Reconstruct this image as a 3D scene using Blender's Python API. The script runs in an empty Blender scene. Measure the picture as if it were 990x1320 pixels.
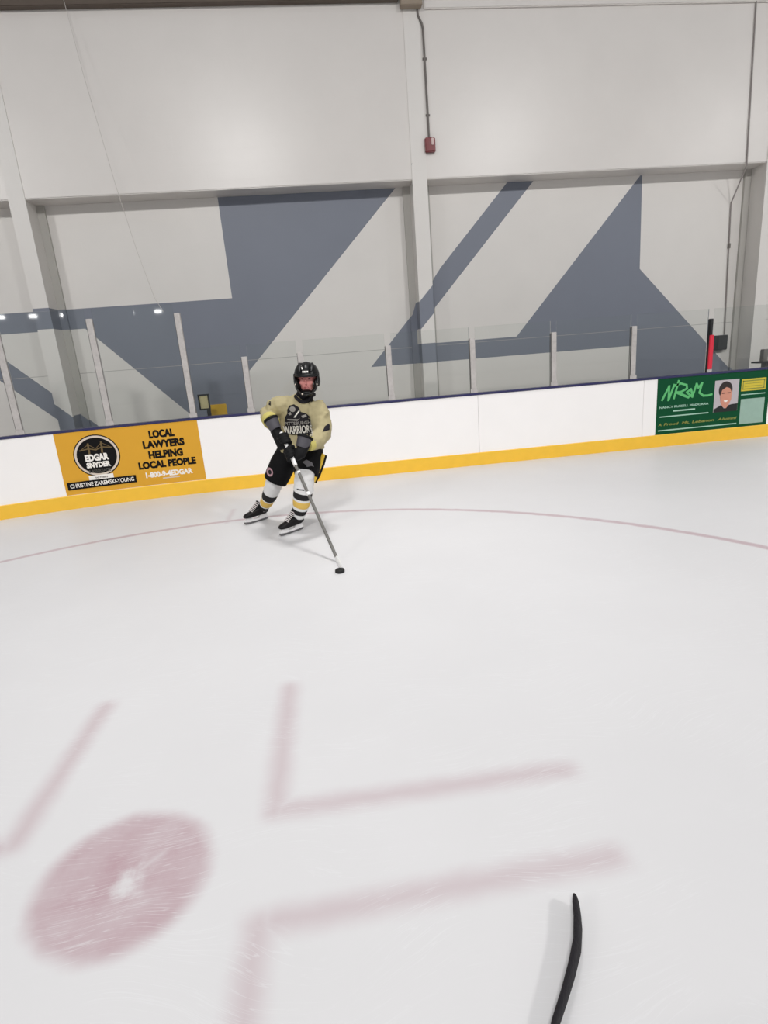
import bpy, bmesh, math, random
from mathutils import Vector, Matrix, noise
from mathutils.bvhtree import BVHTree
from mathutils.geometry import delaunay_2d_cdt
random.seed(4)
C = bpy.context.scene.collection
PI = math.pi

# ------------------------------------------------------------------ materials
def newmat(name):
    m = bpy.data.materials.new(name); m.use_nodes = True
    nt = m.node_tree
    return m, nt, nt.nodes['Principled BSDF']

def S2L(c):
    return tuple(((v / 255) / 12.92 if v / 255 <= .04045 else ((v / 255 + .055) / 1.055) ** 2.4) for v in c)

def mat(name, col, rough=.5, metal=0., spec=.5, var=0., vscale=6., bump=0., bscale=60., alpha=None):
    """plain procedural paint / cloth / plastic: colour with noise variation and fine noise bump"""
    m, nt, b = newmat(name)
    L = nt.links
    b.inputs['Roughness'].default_value = rough
    b.inputs['Metallic'].default_value = metal
    b.inputs['Specular IOR Level'].default_value = spec
    tc = nt.nodes.new('ShaderNodeTexCoord')
    n = nt.nodes.new('ShaderNodeTexNoise'); n.inputs['Scale'].default_value = vscale; n.inputs['Detail'].default_value = 4
    L.new(tc.outputs['Object'], n.inputs['Vector'])
    mx = nt.nodes.new('ShaderNodeMix'); mx.data_type = 'RGBA'
    mx.inputs['A'].default_value = (*[c * (1 - var) for c in col], 1)
    mx.inputs['B'].default_value = (*[min(1, c * (1 + var)) for c in col], 1)
    L.new(n.outputs['Fac'], mx.inputs['Factor'])
    L.new(mx.outputs['Result'], b.inputs['Base Color'])
    if bump:
        n2 = nt.nodes.new('ShaderNodeTexNoise'); n2.inputs['Scale'].default_value = bscale; n2.inputs['Detail'].default_value = 3
        L.new(tc.outputs['Object'], n2.inputs['Vector'])
        bp = nt.nodes.new('ShaderNodeBump'); bp.inputs['Strength'].default_value = bump; bp.inputs['Distance'].default_value = .01
        L.new(n2.outputs['Fac'], bp.inputs['Height']); L.new(bp.outputs['Normal'], b.inputs['Normal'])
    return m

def block_paint(name, col, rough=.38, joint=.5):
    """semi-gloss paint over concrete block: faint block joints in the bump, slight roller mottling"""
    m, nt, b = newmat(name); L = nt.links
    tc = nt.nodes.new('ShaderNodeTexCoord')
    sep = nt.nodes.new('ShaderNodeSeparateXYZ'); L.new(tc.outputs['Object'], sep.inputs[0])
    cmb = nt.nodes.new('ShaderNodeCombineXYZ'); L.new(sep.outputs['X'], cmb.inputs['X']); L.new(sep.outputs['Z'], cmb.inputs['Y'])
    br = nt.nodes.new('ShaderNodeTexBrick')
    br.inputs['Scale'].default_value = 1.0; br.inputs['Brick Width'].default_value = .4; br.inputs['Row Height'].default_value = .2
    br.inputs['Mortar Size'].default_value = .006; br.inputs['Mortar Smooth'].default_value = .6
    L.new(cmb.outputs[0], br.inputs['Vector'])
    n = nt.nodes.new('ShaderNodeTexNoise'); n.inputs['Scale'].default_value = 1.6; n.inputs['Detail'].default_value = 5
    L.new(tc.outputs['Object'], n.inputs['Vector'])
    n2 = nt.nodes.new('ShaderNodeTexNoise'); n2.inputs['Scale'].default_value = 90; n2.inputs['Detail'].default_value = 2
    L.new(tc.outputs['Object'], n2.inputs['Vector'])
    mx = nt.nodes.new('ShaderNodeMix'); mx.data_type = 'RGBA'
    mx.inputs['A'].default_value = (*[c * .95 for c in col], 1); mx.inputs['B'].default_value = (*[min(1, c * 1.04) for c in col], 1)
    L.new(n.outputs['Fac'], mx.inputs['Factor']); L.new(mx.outputs['Result'], b.inputs['Base Color'])
    b1 = nt.nodes.new('ShaderNodeBump'); b1.inputs['Strength'].default_value = .12 * joint; b1.inputs['Distance'].default_value = .008; b1.invert = True
    L.new(br.outputs['Fac'], b1.inputs['Height'])
    b2 = nt.nodes.new('ShaderNodeBump'); b2.inputs['Strength'].default_value = .06; b2.inputs['Distance'].default_value = .004
    L.new(n2.outputs['Fac'], b2.inputs['Height']); L.new(b1.outputs['Normal'], b2.inputs['Normal'])
    L.new(b2.outputs['Normal'], b.inputs['Normal'])
    b.inputs['Roughness'].default_value = rough; b.inputs['Specular IOR Level'].default_value = .4
    return m

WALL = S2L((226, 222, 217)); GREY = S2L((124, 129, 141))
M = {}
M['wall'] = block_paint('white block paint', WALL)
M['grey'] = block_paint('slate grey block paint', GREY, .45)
M['wall_up'] = block_paint('white block paint, upper', S2L((224, 219, 214)), .3)
M['plate'] = mat('grey primer', S2L((186, 183, 177)), .6, var=.04)
M['concrete'] = mat('walkway concrete', S2L((120, 118, 114)), .8, var=.1)
M['brownsteel'] = mat('brown steel', S2L((88, 76, 66)), .6, var=.1)
M['tan'] = mat('tan steel', S2L((150, 136, 120)), .6, var=.08)
M['board'] = mat('white board plastic', S2L((248, 245, 243)), .32, var=.02, vscale=3)
M['navy'] = mat('navy plastic', S2L((40, 40, 84)), .4)
M['kick'] = mat('yellow plastic', S2L((243, 193, 58)), .35, var=.06, vscale=9)
M['mustard'] = mat('mustard vinyl', S2L((218, 162, 50)), .5, spec=.25, var=.03)
M['black'] = mat('black vinyl', S2L((14, 13, 14)), .6, spec=.15)
M['white'] = mat('white vinyl', S2L((240, 236, 230)), .45)
M['silver'] = mat('pale silver vinyl', S2L((214, 200, 186)), .4)
M['dimgrey'] = mat('dim grey vinyl', S2L((70, 68, 62)), .5)
M['dimgold'] = mat('dim gold vinyl', S2L((104, 84, 46)), .5)
M['green'] = mat('dark green vinyl', S2L((8, 74, 44)), .6, spec=.15, var=.05)
M['lgreen'] = mat('light green vinyl', S2L((92, 184, 112)), .4)
M['mint'] = mat('pale mint vinyl', S2L((168, 206, 186)), .4)
M['olive'] = mat('olive yellow vinyl', S2L((140, 142, 62)), .4)
M['yellow'] = mat('lemon vinyl', S2L((206, 186, 56)), .4)
M['photo_bg'] = mat('grey lilac print', S2L((186, 178, 182)), .4)
M['photo_skin'] = mat('printed skin', S2L((205, 142, 120)), .4, var=.1, vscale=20)
M['photo_hair'] = mat('printed dark hair', S2L((42, 32, 30)), .4)
M['photo_black'] = mat('printed black cloth', S2L((18, 22, 22)), .4)
M['alu'] = mat('worn aluminium', S2L((184, 179, 176)), .5, metal=.1, var=.28, vscale=22)
M['aludark'] = mat('dark post edge', S2L((92, 90, 88)), .5, metal=.3)
M['redpad'] = mat('red plastic', S2L((214, 40, 62)), .4)
M['darkmetal'] = mat('dark metal', S2L((38, 38, 40)), .5, metal=.3)
M['blackbox'] = mat('black box plastic', S2L((22, 24, 25)), .55)
M['greymetal'] = mat('grey metal', S2L((118, 114, 110)), .5, metal=.3)
M['conduit'] = mat('grey conduit', S2L((112, 106, 102)), .5, metal=.1)
M['alarm'] = mat('dark red plastic', S2L((118, 14, 24)), .3)
M['lens'] = mat('clear strobe lens', S2L((214, 190, 186)), .15)
M['rope'] = mat('pale cord', S2L((196, 190, 184)), .8)
M['seat'] = mat('yellow seat plastic', S2L((216, 172, 44)), .4)
M['cream'] = mat('cream card', S2L((196, 184, 140)), .6, var=.12, vscale=30)
# player
M['skin'] = mat('ruddy skin', S2L((196, 128, 122)), .5, var=.08, vscale=30)
M['brow'] = mat('dark brow hair', S2L((70, 44, 38)), .7)
M['eye'] = mat('eye', S2L((60, 40, 40)), .3)
M['lips'] = mat('lips', S2L((150, 76, 76)), .5)
M['jersey'] = mat('vegas gold jersey', S2L((174, 163, 127)), .85, spec=.2, var=.07, vscale=9, bump=.8, bscale=11)
M['jyellow'] = mat('yellow cuff lining', S2L((196, 184, 104)), .75)
M['jdark'] = mat('dark jersey print', S2L((34, 32, 36)), .8, spec=.2)
M['jgrey'] = mat('grey jersey print', S2L((150, 146, 140)), .7)
M['jwhite'] = mat('white jersey print', S2L((226, 222, 212)), .7)
M['pants'] = mat('black pants nylon', S2L((11, 11, 13)), .8, spec=.2, bump=.4, bscale=22)
M['stripe'] = mat('yellow pants stripe', S2L((232, 190, 50)), .6)
M['pink'] = mat('pink badge', S2L((178, 140, 148)), .7)
M['sock'] = mat('white knit', S2L((226, 225, 224)), .85, bump=.3, bscale=120)
M['sockblack'] = mat('black knit', S2L((22, 20, 22)), .85)
M['sockgold'] = mat('gold knit', S2L((222, 184, 92)), .85)
M['glove'] = mat('black glove', S2L((13, 13, 15)), .7, spec=.2, bump=.4, bscale=60)
M['cuff'] = mat('grey glove cuff', S2L((72, 70, 76)), .6)
M['helmet'] = mat('black helmet plastic', S2L((8, 8, 9)), .36, spec=.35)
M['skate'] = mat('black skate leather', S2L((16, 13, 15)), .5, spec=.25)
M['lace'] = mat('white laces', S2L((214, 206, 204)), .7)
M['holder'] = mat('white skate holder', S2L((232, 230, 230)), .4)
M['steel'] = mat('steel runner', S2L((120, 120, 122)), .3, metal=.8)
M['shaft'] = mat('grey composite shaft', S2L((108, 106, 102)), .4, var=.25, vscale=30)
M['tape'] = mat('white stick tape', S2L((236, 235, 233)), .8)
M['btape'] = mat('black stick tape', S2L((17, 12, 20)), .85, bump=.3, bscale=90)
M['puck'] = mat('black rubber', S2L((14, 14, 14)), .6)

def glass_mat():
    m = bpy.data.materials.new('arena glass'); m.use_nodes = True
    nt = m.node_tree; L = nt.links
    nt.nodes.remove(nt.nodes['Principled BSDF'])
    out = nt.nodes['Material Output']
    tr = nt.nodes.new('ShaderNodeBsdfTransparent'); tr.inputs['Color'].default_value = (.975, .986, .979, 1)
    gl = nt.nodes.new('ShaderNodeBsdfGlossy'); gl.inputs['Roughness'].default_value = .03
    fr = nt.nodes.new('ShaderNodeFresnel'); fr.inputs['IOR'].default_value = 1.45
    mx = nt.nodes.new('ShaderNodeMixShader')
    L.new(fr.outputs[0], mx.inputs[0]); L.new(tr.outputs[0], mx.inputs[1]); L.new(gl.outputs[0], mx.inputs[2])
    L.new(mx.outputs[0], out.inputs['Surface'])
    return m
M['glass'] = glass_mat()

# ------------------------------------------------------------------ object helpers
def link(o, parent=None):
    C.objects.link(o)
    if parent is not None: o.parent = parent
    return o

def obj(name, bm, mats, parent=None, smooth=False, angle=None):
    me = bpy.data.meshes.new(name)
    bmesh.ops.recalc_face_normals(bm, faces=bm.faces[:])
    bm.to_mesh(me); bm.free()
    for m in (mats if isinstance(mats, (list, tuple)) else [mats]): me.materials.append(m)
    if smooth:
        for p in me.polygons: p.use_smooth = True
        me.set_sharp_from_angle(angle=math.radians(angle or 50))
    return link(bpy.data.objects.new(name, me), parent)

def tag(o, label, cat, group=None, kind=None):
    o['label'] = label; o['category'] = cat
    if group: o['group'] = group
    if kind: o['kind'] = kind
    return o

def empty(name, loc, label, cat, group=None):
    o = bpy.data.objects.new(name, None); o.location = loc; o.empty_display_size = .1
    link(o); return tag(o, label, cat, group)

def struct(o):
    o['kind'] = 'structure'; return o

def box(bm, lo, hi, bev=0., mi=0):
    lo, hi = Vector(lo), Vector(hi)
    r = bmesh.ops.create_cube(bm, size=1)
    bmesh.ops.scale(bm, vec=hi - lo, verts=r['verts'])
    bmesh.ops.translate(bm, vec=(lo + hi) / 2, verts=r['verts'])
    fs = {f for v in r['verts'] for f in v.link_faces}
    for f in fs: f.material_index = mi
    if bev:
        es = list({e for v in r['verts'] for e in v.link_edges})
        bmesh.ops.bevel(bm, geom=es, offset=bev, segments=2, affect='EDGES', clamp_overlap=True)
    return bm

def BOX(*a, **k): return box(bmesh.new(), *a, **k)

def ring_frame(d, up):
    d = d.normalized()
    s = d.cross(up)
    if s.length < 1e-4: s = d.cross(Vector((0, 1, 0)))
    s.normalize(); return s, s.cross(d).normalized()

def tube(bm, pts, rads, n=14, up=(0, 0, 1), cap=True, mi=None, sq=1.0):
    """closed loft along pts; rads = r or (r_side, r_up) per point; sq<1 squares the section"""
    pts = [Vector(p) for p in pts]; up = Vector(up)
    rings = []
    for i, p in enumerate(pts):
        a = pts[max(0, i - 1)]; b = pts[min(len(pts) - 1, i + 1)]
        s, u = ring_frame(b - a, up)
        r = rads[i] if isinstance(rads, (list, tuple)) else rads
        rs, ru = r if isinstance(r, (list, tuple)) else (r, r)
        ring = []
        for k in range(n):
            t = 2 * PI * k / n; c, q = math.cos(t), math.sin(t)
            c = math.copysign(abs(c) ** sq, c); q = math.copysign(abs(q) ** sq, q)
            ring.append(bm.verts.new(p + s * rs * c + u * ru * q))
        rings.append(ring)
    for i in range(len(rings) - 1):
        for k in range(n):
            f = bm.faces.new((rings[i][k], rings[i][(k + 1) % n], rings[i + 1][(k + 1) % n], rings[i + 1][k]))
            if mi: f.material_index = mi[i]
    if cap:
        f = bm.faces.new(rings[0][::-1]); f2 = bm.faces.new(rings[-1])
        if mi: f.material_index = mi[0]; f2.material_index = mi[-1]
    return rings

def loft(bm, rings_pts, cap=True):
    rings = [[bm.verts.new(p) for p in r] for r in rings_pts]
    n = len(rings[0])
    for a, b in zip(rings, rings[1:]):
        for k in range(n): bm.faces.new((a[k], a[(k + 1) % n], b[(k + 1) % n], b[k]))
    if cap: bm.faces.new(rings[0][::-1]); bm.faces.new(rings[-1])

def ellipsoid(bm, c, r, rot=None, u=20, v=14):
    R = bmesh.ops.create_uvsphere(bm, u_segments=u, v_segments=v, radius=1)
    m = Matrix.Translation(Vector(c)) @ (rot.to_4x4() if rot else Matrix.Identity(4)) @ Matrix.Diagonal((*r, 1))
    bmesh.ops.transform(bm, matrix=m, verts=R['verts'])
    return R['verts']

def fuse(name, bm, m, parent=None, voxel=.01, smooth=4, disp=0., dscale=.1):
    """fuse closed overlapping shapes into one continuous skin"""
    bmesh.ops.recalc_face_normals(bm, faces=bm.faces[:])
    me = bpy.data.meshes.new(name); bm.to_mesh(me); bm.free()
    o = bpy.data.objects.new(name, me); C.objects.link(o)
    r = o.modifiers.new('r', 'REMESH'); r.mode = 'VOXEL'; r.voxel_size = voxel
    s = o.modifiers.new('s', 'SMOOTH'); s.iterations = smooth; s.factor = .5
    if disp:
        t = bpy.data.textures.new(name, 'CLOUDS'); t.noise_scale = dscale
        d = o.modifiers.new('d', 'DISPLACE'); d.texture = t; d.strength = disp; d.mid_level = .5
    bpy.context.view_layer.update()
    dg = bpy.context.evaluated_depsgraph_get()
    nm = bpy.data.meshes.new_from_object(o.evaluated_get(dg))
    o.modifiers.clear(); o.data = nm; nm.name = name
    bpy.data.meshes.remove(me)
    nm.materials.clear()
    nm.materials.append(m)
    for p in nm.polygons: p.use_smooth = True; p.material_index = 0
    if parent is not None: o.parent = parent
    return o

def bvh(*objs):
    vs, fs = [], []
    for o in objs:
        b = len(vs); vs += [v.co.copy() for v in o.data.vertices]; fs += [[b + i for i in p.vertices] for p in o.data.polygons]
    return BVHTree.FromPolygons(vs, fs)

# ------------------------------------------------------------------ flat graphics (text, shapes) as thin solids in (u, v, w)
def text_uvw(s, x0, x1, y0, y1, bold=.02, shear=0.):
    cu = bpy.data.curves.new('t', 'FONT'); cu.body = s; cu.offset = bold; cu.extrude = .5; cu.shear = shear; cu.resolution_u = 3
    o = bpy.data.objects.new('t', cu); C.objects.link(o)
    bpy.context.view_layer.update()
    me = bpy.data.meshes.new_from_object(o.evaluated_get(bpy.context.evaluated_depsgraph_get()))
    xs = [v.co.x for v in me.vertices]; ys = [v.co.y for v in me.vertices]
    a, b, c, d = min(xs), max(xs), min(ys), max(ys)
    vs = [(x0 + (v.co.x - a) / (b - a) * (x1 - x0), y0 + (v.co.y - c) / (d - c) * (y1 - y0), v.co.z + .5) for v in me.vertices]
    fs = [tuple(p.vertices) for p in me.polygons]
    bpy.data.objects.remove(o); bpy.data.curves.remove(cu); bpy.data.meshes.remove(me)
    return vs, fs

def prism_uvw(poly):
    n = len(poly)
    vs = [(x, y, 0.) for x, y in poly] + [(x, y, 1.) for x, y in poly]
    fs = [tuple(range(n))[::-1], tuple(range(n, 2 * n))] + [(k, (k + 1) % n, n + (k + 1) % n, n + k) for k in range(n)]
    return vs, fs

def join_uvw(*parts):
    V, F = [], []
    for v, f in parts:
        b = len(V); V += v; F += [tuple(b + i for i in q) for q in f]
    return V, F

def strip_uvw(pts, w):
    out = []
    for (x0, y0), (x1, y1) in zip(pts, pts[1:]):
        d = Vector((x1 - x0, y1 - y0)); d.normalize(); n = Vector((-d.y, d.x)) * w / 2; e = d * w * .35
        q = prism_uvw([(x0 - e.x - n.x, y0 - e.y - n.y), (x1 + e.x - n.x, y1 + e.y - n.y), (x1 + e.x + n.x, y1 + e.y + n.y), (x0 - e.x + n.x, y0 - e.y + n.y)])
        out.append(([(u, v, w_ * (1 + .12 * len(out))) for u, v, w_ in q[0]], q[1]))
    return join_uvw(*out)

def disc_uvw(cx, cy, rx, ry, n=18):
    xs = [-math.cos(PI * k / n) for k in range(n + 1)]
    out = []
    for a, b in zip(xs, xs[1:]):
        ya, yb = math.sqrt(max(0, 1 - a * a)), math.sqrt(max(0, 1 - b * b))
        q = [(a, -ya), (b, -yb), (b, yb), (a, ya)]
        if ya < 1e-6: q = [(a, 0), (b, -yb), (b, yb)]
        if yb < 1e-6: q = [(a, -ya), (b, 0), (a, ya)]
        out.append(prism_uvw([(cx + x * rx, cy + y * ry) for x, y in q]))
    return join_uvw(*out)

def circle_pts(cx, cy, rx, ry=None, n=40, a0=0, a1=2 * PI):
    ry = ry or rx
    return [(cx + rx * math.cos(a0 + (a1 - a0) * k / n), cy + ry * math.sin(a0 + (a1 - a0) * k / n)) for k in range(n)]

def rect_uvw(x0, x1, y0, y1, nx=1):
    return join_uvw(*[prism_uvw([(x0 + (x1 - x0) * k / nx, y0), (x0 + (x1 - x0) * (k + 1) / nx, y0), (x0 + (x1 - x0) * (k + 1) / nx, y1), (x0 + (x1 - x0) * k / nx, y1)]) for k in range(nx)])

def graphic(name, uvw, fn, m, parent=None):
    vs, fs = uvw
    me = bpy.data.meshes.new(name)
    me.from_pydata([fn(*v) for v in vs], [], fs); me.update()
    bm = bmesh.new(); bm.from_mesh(me); bmesh.ops.remove_doubles(bm, verts=bm.verts[:], dist=1e-6)
    bpy.data.meshes.remove(me)
    return obj(name, bm, m, parent)

# ------------------------------------------------------------------ camera
cam_d = bpy.data.cameras.new('camera'); cam = bpy.data.objects.new('camera', cam_d); C.objects.link(cam)
Rr = ((0.98964, -0.12124, -0.0769), (-0.10586, -0.25435, -0.9613), (0.09699, 0.95948, -0.26455))
m4 = Matrix.Identity(4)
for i in range(3):
    m4[i][0] = Rr[0][i]; m4[i][1] = -Rr[1][i]; m4[i][2] = -Rr[2][i]
m4.translation = Vector((0, 0, 1.627))
cam.matrix_world = m4
cam_d.sensor_fit = 'HORIZONTAL'; cam_d.sensor_width = 36; cam_d.lens = 738.6 / 990 * 36
cam_d.clip_end = 200
bpy.context.scene.camera = cam

# ------------------------------------------------------------------ boards path: straight, then the rink corner
D, XC, RC = 7.877, -1.30, 9.11
def bpt(s, z, off=0.):
    """point on the board face at arc length s, height z, off metres towards the rink"""
    if s >= XC: return Vector((s, D - off, z))
    a = (XC - s) / RC; r = RC - off
    return Vector((XC - r * math.sin(a), D - RC + r * math.cos(a), z))

def run(s0, s1, prof, step=.2):
    """sweep a closed (off, z) profile along the board line"""
    n = max(1, int(abs(s1 - s0) / step))
    bm = bmesh.new()
    loft(bm, [[bpt(s0 + (s1 - s0) * k / n, z, o) for o, z in prof] for k in range(n + 1)])
    return bm

# ------------------------------------------------------------------ the ice with its painted markings
def ice_material():
    m, nt, b = newmat('ice'); L = nt.links; N = nt.nodes
    tc = N.new('ShaderNodeTexCoord')
    sep = N.new('ShaderNodeSeparateXYZ'); L.new(tc.outputs['Object'], sep.inputs[0])
    # the paint lies under the ice: wobble the coordinates a little
    wob = N.new('ShaderNodeTexNoise'); wob.inputs['Scale'].default_value = 9; wob.inputs['Detail'].default_value = 3
    L.new(tc.outputs['Object'], wob.inputs['Vector'])
    def mth(op, a, b_=None, c=None):
        n = N.new('ShaderNodeMath'); n.operation = op
        for i, v in enumerate((a, b_, c)):
            if v is None: continue
            if isinstance(v, (int, float)): n.inputs[i].default_value = v
            else: L.new(v, n.inputs[i])
        return n.outputs[0]
    w = mth('MULTIPLY', mth('SUBTRACT', wob.outputs['Fac'], .5), .03)
    X = mth('ADD', sep.outputs['X'], w); Y = mth('ADD', sep.outputs['Y'], w)
    def sstep(v, e0, e1):
        r = N.new('ShaderNodeMapRange'); r.interpolation_type = 'SMOOTHSTEP'
        L.new(v, r.inputs['Value']); r.inputs['From Min'].default_value = e0; r.inputs['From Max'].default_value = e1
        r.inputs['To Min'].default_value = 1; r.inputs['To Max'].default_value = 0
        return r.outputs[0]
    def seg(x0, y0, x1, y1, hw, soft, k):
        d = Vector((x1 - x0, y1 - y0)); l = d.length; d /= l
        px = mth('SUBTRACT', X, (x0 + x1) / 2); py = mth('SUBTRACT', Y, (y0 + y1) / 2)
        u = mth('ABSOLUTE', mth('ADD', mth('MULTIPLY', px, d.x), mth('MULTIPLY', py, d.y)))
        v = mth('ABSOLUTE', mth('SUBTRACT', mth('MULTIPLY', py, d.x), mth('MULTIPLY', px, d.y)))
        a = sstep(mth('SUBTRACT', u, l / 2), -soft, soft); c = sstep(v, hw - soft, hw + soft)
        return mth('MULTIPLY', mth('MULTIPLY', a, c), k)
    def dist(cx, cy):
        return mth('SQRT', mth('ADD', mth('POWER', mth('SUBTRACT', X, cx), 2), mth('POWER', mth('SUBTRACT', Y, cy), 2)))
    DX, DY = -.811, 1.645
    r = dist(DX, DY)
    marks = []
    # face-off circle
    marks.append(mth('MULTIPLY', sstep(mth('ABSOLUTE', mth('SUBTRACT', r, 4.572)), .014, .055), .42))
    # the four L marks
    S = .052
    for x0, y0, x1, y1, k in ((-.318, 1.84, .86, 1.822, .28), (-.318, 1.80, -.29, 2.73, .28),
                              (-.335, 1.39, .84, 1.415, .28), (-.338, 1.43, -.39, .45, .28),
                              (-1.275, 1.86, -2.45, 1.87, .30), (-1.275, 1.83, -1.232, 2.78, .30),
                              (-1.275, 1.42, -2.45, 1.42, .28), (-1.275, 1.45, -1.26, .5, .28)):
        marks.append(seg(x0, y0, x1, y1, .042, S, k))
    # hash mark towards the boards
    marks.append(seg(-1.10, 6.12, -1.10, 6.75, .022, .035, .2))
    # the dot: worn, with a bare chip in the middle
    n3 = N.new('ShaderNodeTexNoise'); n3.inputs['Scale'].default_value = 5; n3.inputs['Detail'].default_value = 6; n3.inputs['Roughness'].default_value = .65
    L.new(tc.outputs['Object'], n3.inputs['Vector'])
    chip = mth('MAXIMUM', sstep(mth('ADD', dist(-.795, 1.635), mth('MULTIPLY', mth('SUBTRACT', n3.outputs['Fac'], .5), .22)), .02, .085), seg(-.79, 1.64, -.69, 1.735, .006, .022, .7))
    dotd = mth('MULTIPLY', sstep(r, .24, .325), mth('ADD', .46, mth('MULTIPLY', mth('SUBTRACT', n3.outputs['Fac'], .5), .5)))
    dotd = mth('MULTIPLY', dotd, mth('SUBTRACT', 1, mth('MULTIPLY', chip, .85)))
    marks.append(dotd)
    tot = marks[0]
    for v in marks[1:]: tot = mth('MAXIMUM', tot, v)
    # skate scratches: thin whitish curved lines
    def streaks(rot, seed):
        mp = N.new('ShaderNodeMapping'); mp.inputs['Rotation'].default_value = (0, 0, rot); mp.inputs['Scale'].default_value = (.9, 26, 1); mp.inputs['Location'].default_value = (seed, 0, 0)
        cv = N.new('ShaderNodeVectorMath'); cv.operation = 'ADD'
        sw = N.new('ShaderNodeTexNoise'); sw.inputs['Scale'].default_value = .7; L.new(tc.outputs['Object'], sw.inputs['Vector'])
        L.new(tc.outputs['Object'], cv.inputs[0]); L.new(sw.outputs['Color'], cv.inputs[1])
        L.new(cv.outputs[0], mp.inputs['Vector'])
        t = N.new('ShaderNodeTexNoise'); t.inputs['Scale'].default_value = 1.6; t.inputs['Detail'].default_value = 3; L.new(mp.outputs[0], t.inputs['Vector'])
        return sstep(mth('ABSOLUTE', mth('SUBTRACT', t.outputs['Fac'], .5)), .0, .012)
    gate = N.new('ShaderNodeTexNoise'); gate.inputs['Scale'].default_value = 2.2; gate.inputs['Detail'].default_value = 4
    L.new(tc.outputs['Object'], gate.inputs['Vector'])
    scr = mth('MULTIPLY', mth('MAXIMUM', streaks(.25, 0), streaks(-.5, 7)), mth('MULTIPLY', sstep(gate.outputs['Fac'], .56, .42), .30))
    tot = mth('MULTIPLY', tot, mth('SUBTRACT', 1, scr))
    cl = N.new('ShaderNodeTexNoise'); cl.inputs['Scale'].default_value = .9; cl.inputs['Detail'].default_value = 5
    L.new(tc.outputs['Object'], cl.inputs['Vector'])
    base = N.new('ShaderNodeMix'); base.data_type = 'RGBA'
    base.inputs['A'].default_value = (*S2L((213, 212, 213)), 1); base.inputs['B'].default_value = (*S2L((222, 221, 222)), 1)
    L.new(cl.outputs['Fac'], base.inputs['Factor'])
    pink = N.new('ShaderNodeMix'); pink.data_type = 'RGBA'; pink.inputs['B'].default_value = (*S2L((150, 74, 96)), 1)
    L.new(base.outputs['Result'], pink.inputs['A']); L.new(tot, pink.inputs['Factor'])
    wh = N.new('ShaderNodeMix'); wh.data_type = 'RGBA'; wh.inputs['B'].default_value = (*S2L((238, 239, 241)), 1)
    L.new(pink.outputs['Result'], wh.inputs['A']); L.new(mth('MULTIPLY', scr, .5), wh.inputs['Factor'])
    L.new(wh.outputs['Result'], b.inputs['Base Color'])
    b.inputs['Roughness'].default_value = .42; b.inputs['Specular IOR Level'].default_value = .3; b.inputs['IOR'].default_value = 1.31
    bp = N.new('ShaderNodeBump'); bp.inputs['Strength'].default_value = .1; bp.inputs['Distance'].default_value = .01
    L.new(cl.outputs['Fac'], bp.inputs['Height']); L.new(bp.outputs['Normal'], b.inputs['Normal'])
    return m

bm = bmesh.new()
edge = [bpt(s, 0, -.02) for s in [22 - k * .4 for k in range(1, 89)]]      # ice runs just under the boards
ring = [(p.x, p.y) for p in edge] + [(-13.5, -20), (22, -20)]
vs = [bm.verts.new((x, y, 0)) for x, y in ring]; top = bm.faces.new(vs)
e = bmesh.ops.extrude_face_region(bm, geom=[top])
bmesh.ops.translate(bm, vec=(0, 0, -.04), verts=[v for v in e['geom'] if isinstance(v, bmesh.types.BMVert)])
struct(obj('floor', bm, ice_material()))
struct(obj('floor_walkway', BOX((-14, -22, -.3), (22, 9.9, -.045)), M['concrete']))

# ------------------------------------------------------------------ building wall with the painted slate-grey shapes
YF, DEP = 9.377, .38
YW = YF + DEP; ZB = 4.085
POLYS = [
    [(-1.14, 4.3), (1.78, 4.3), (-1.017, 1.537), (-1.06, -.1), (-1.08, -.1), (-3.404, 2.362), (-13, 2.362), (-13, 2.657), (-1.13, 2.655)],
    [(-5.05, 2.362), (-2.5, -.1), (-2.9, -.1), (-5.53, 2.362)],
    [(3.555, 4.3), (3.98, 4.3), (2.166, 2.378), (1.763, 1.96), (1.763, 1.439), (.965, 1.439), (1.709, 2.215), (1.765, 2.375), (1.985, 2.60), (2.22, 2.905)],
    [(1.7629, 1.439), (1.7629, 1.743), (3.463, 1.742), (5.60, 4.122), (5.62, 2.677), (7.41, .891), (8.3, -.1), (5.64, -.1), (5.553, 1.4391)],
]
def inside(x, z, P):
    c = False; j = len(P) - 1
    for i in range(len(P)):
        (xi, zi), (xj, zj) = P[i], P[j]
        if (zi > z) != (zj > z) and x < (xj - xi) * (z - zi) / (zj - zi) + xi: c = not c
        j = i
    return c
def isgrey(x, z): return any(inside(x, z, P) for P in POLYS)

def painted_front(bm, x0, x1, z0, z1, y):
    """rectangle facing the rink, cut along the painted outlines; face material 0 white, 1 grey"""
    co = [Vector((x0, z0)), Vector((x1, z0)), Vector((x1, z1)), Vector((x0, z1))]
    ed = [(0, 1), (1, 2), (2, 3), (3, 0)]
    for P in POLYS:
        b = len(co); co += [Vector(q) for q in P]; ed += [(b + i, b + (i + 1) % len(P)) for i in range(len(P))]
    ov, oe, of, *_ = delaunay_2d_cdt(co, ed, [], 0, 1e-5)
    vm = {}
    for f in of:
        cx = sum(ov[i].x for i in f) / 3; cz = sum(ov[i].y for i in f) / 3
        if not (x0 < cx < x1 and z0 < cz < z1): continue
        vv = []
        for i in f:
            if i not in vm: vm[i] = bm.verts.new((ov[i].x, y, ov[i].y))
            vv.append(vm[i])
        nf = bm.faces.new(vv); nf.material_index = 1 if isgrey(cx, cz) else 0

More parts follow.
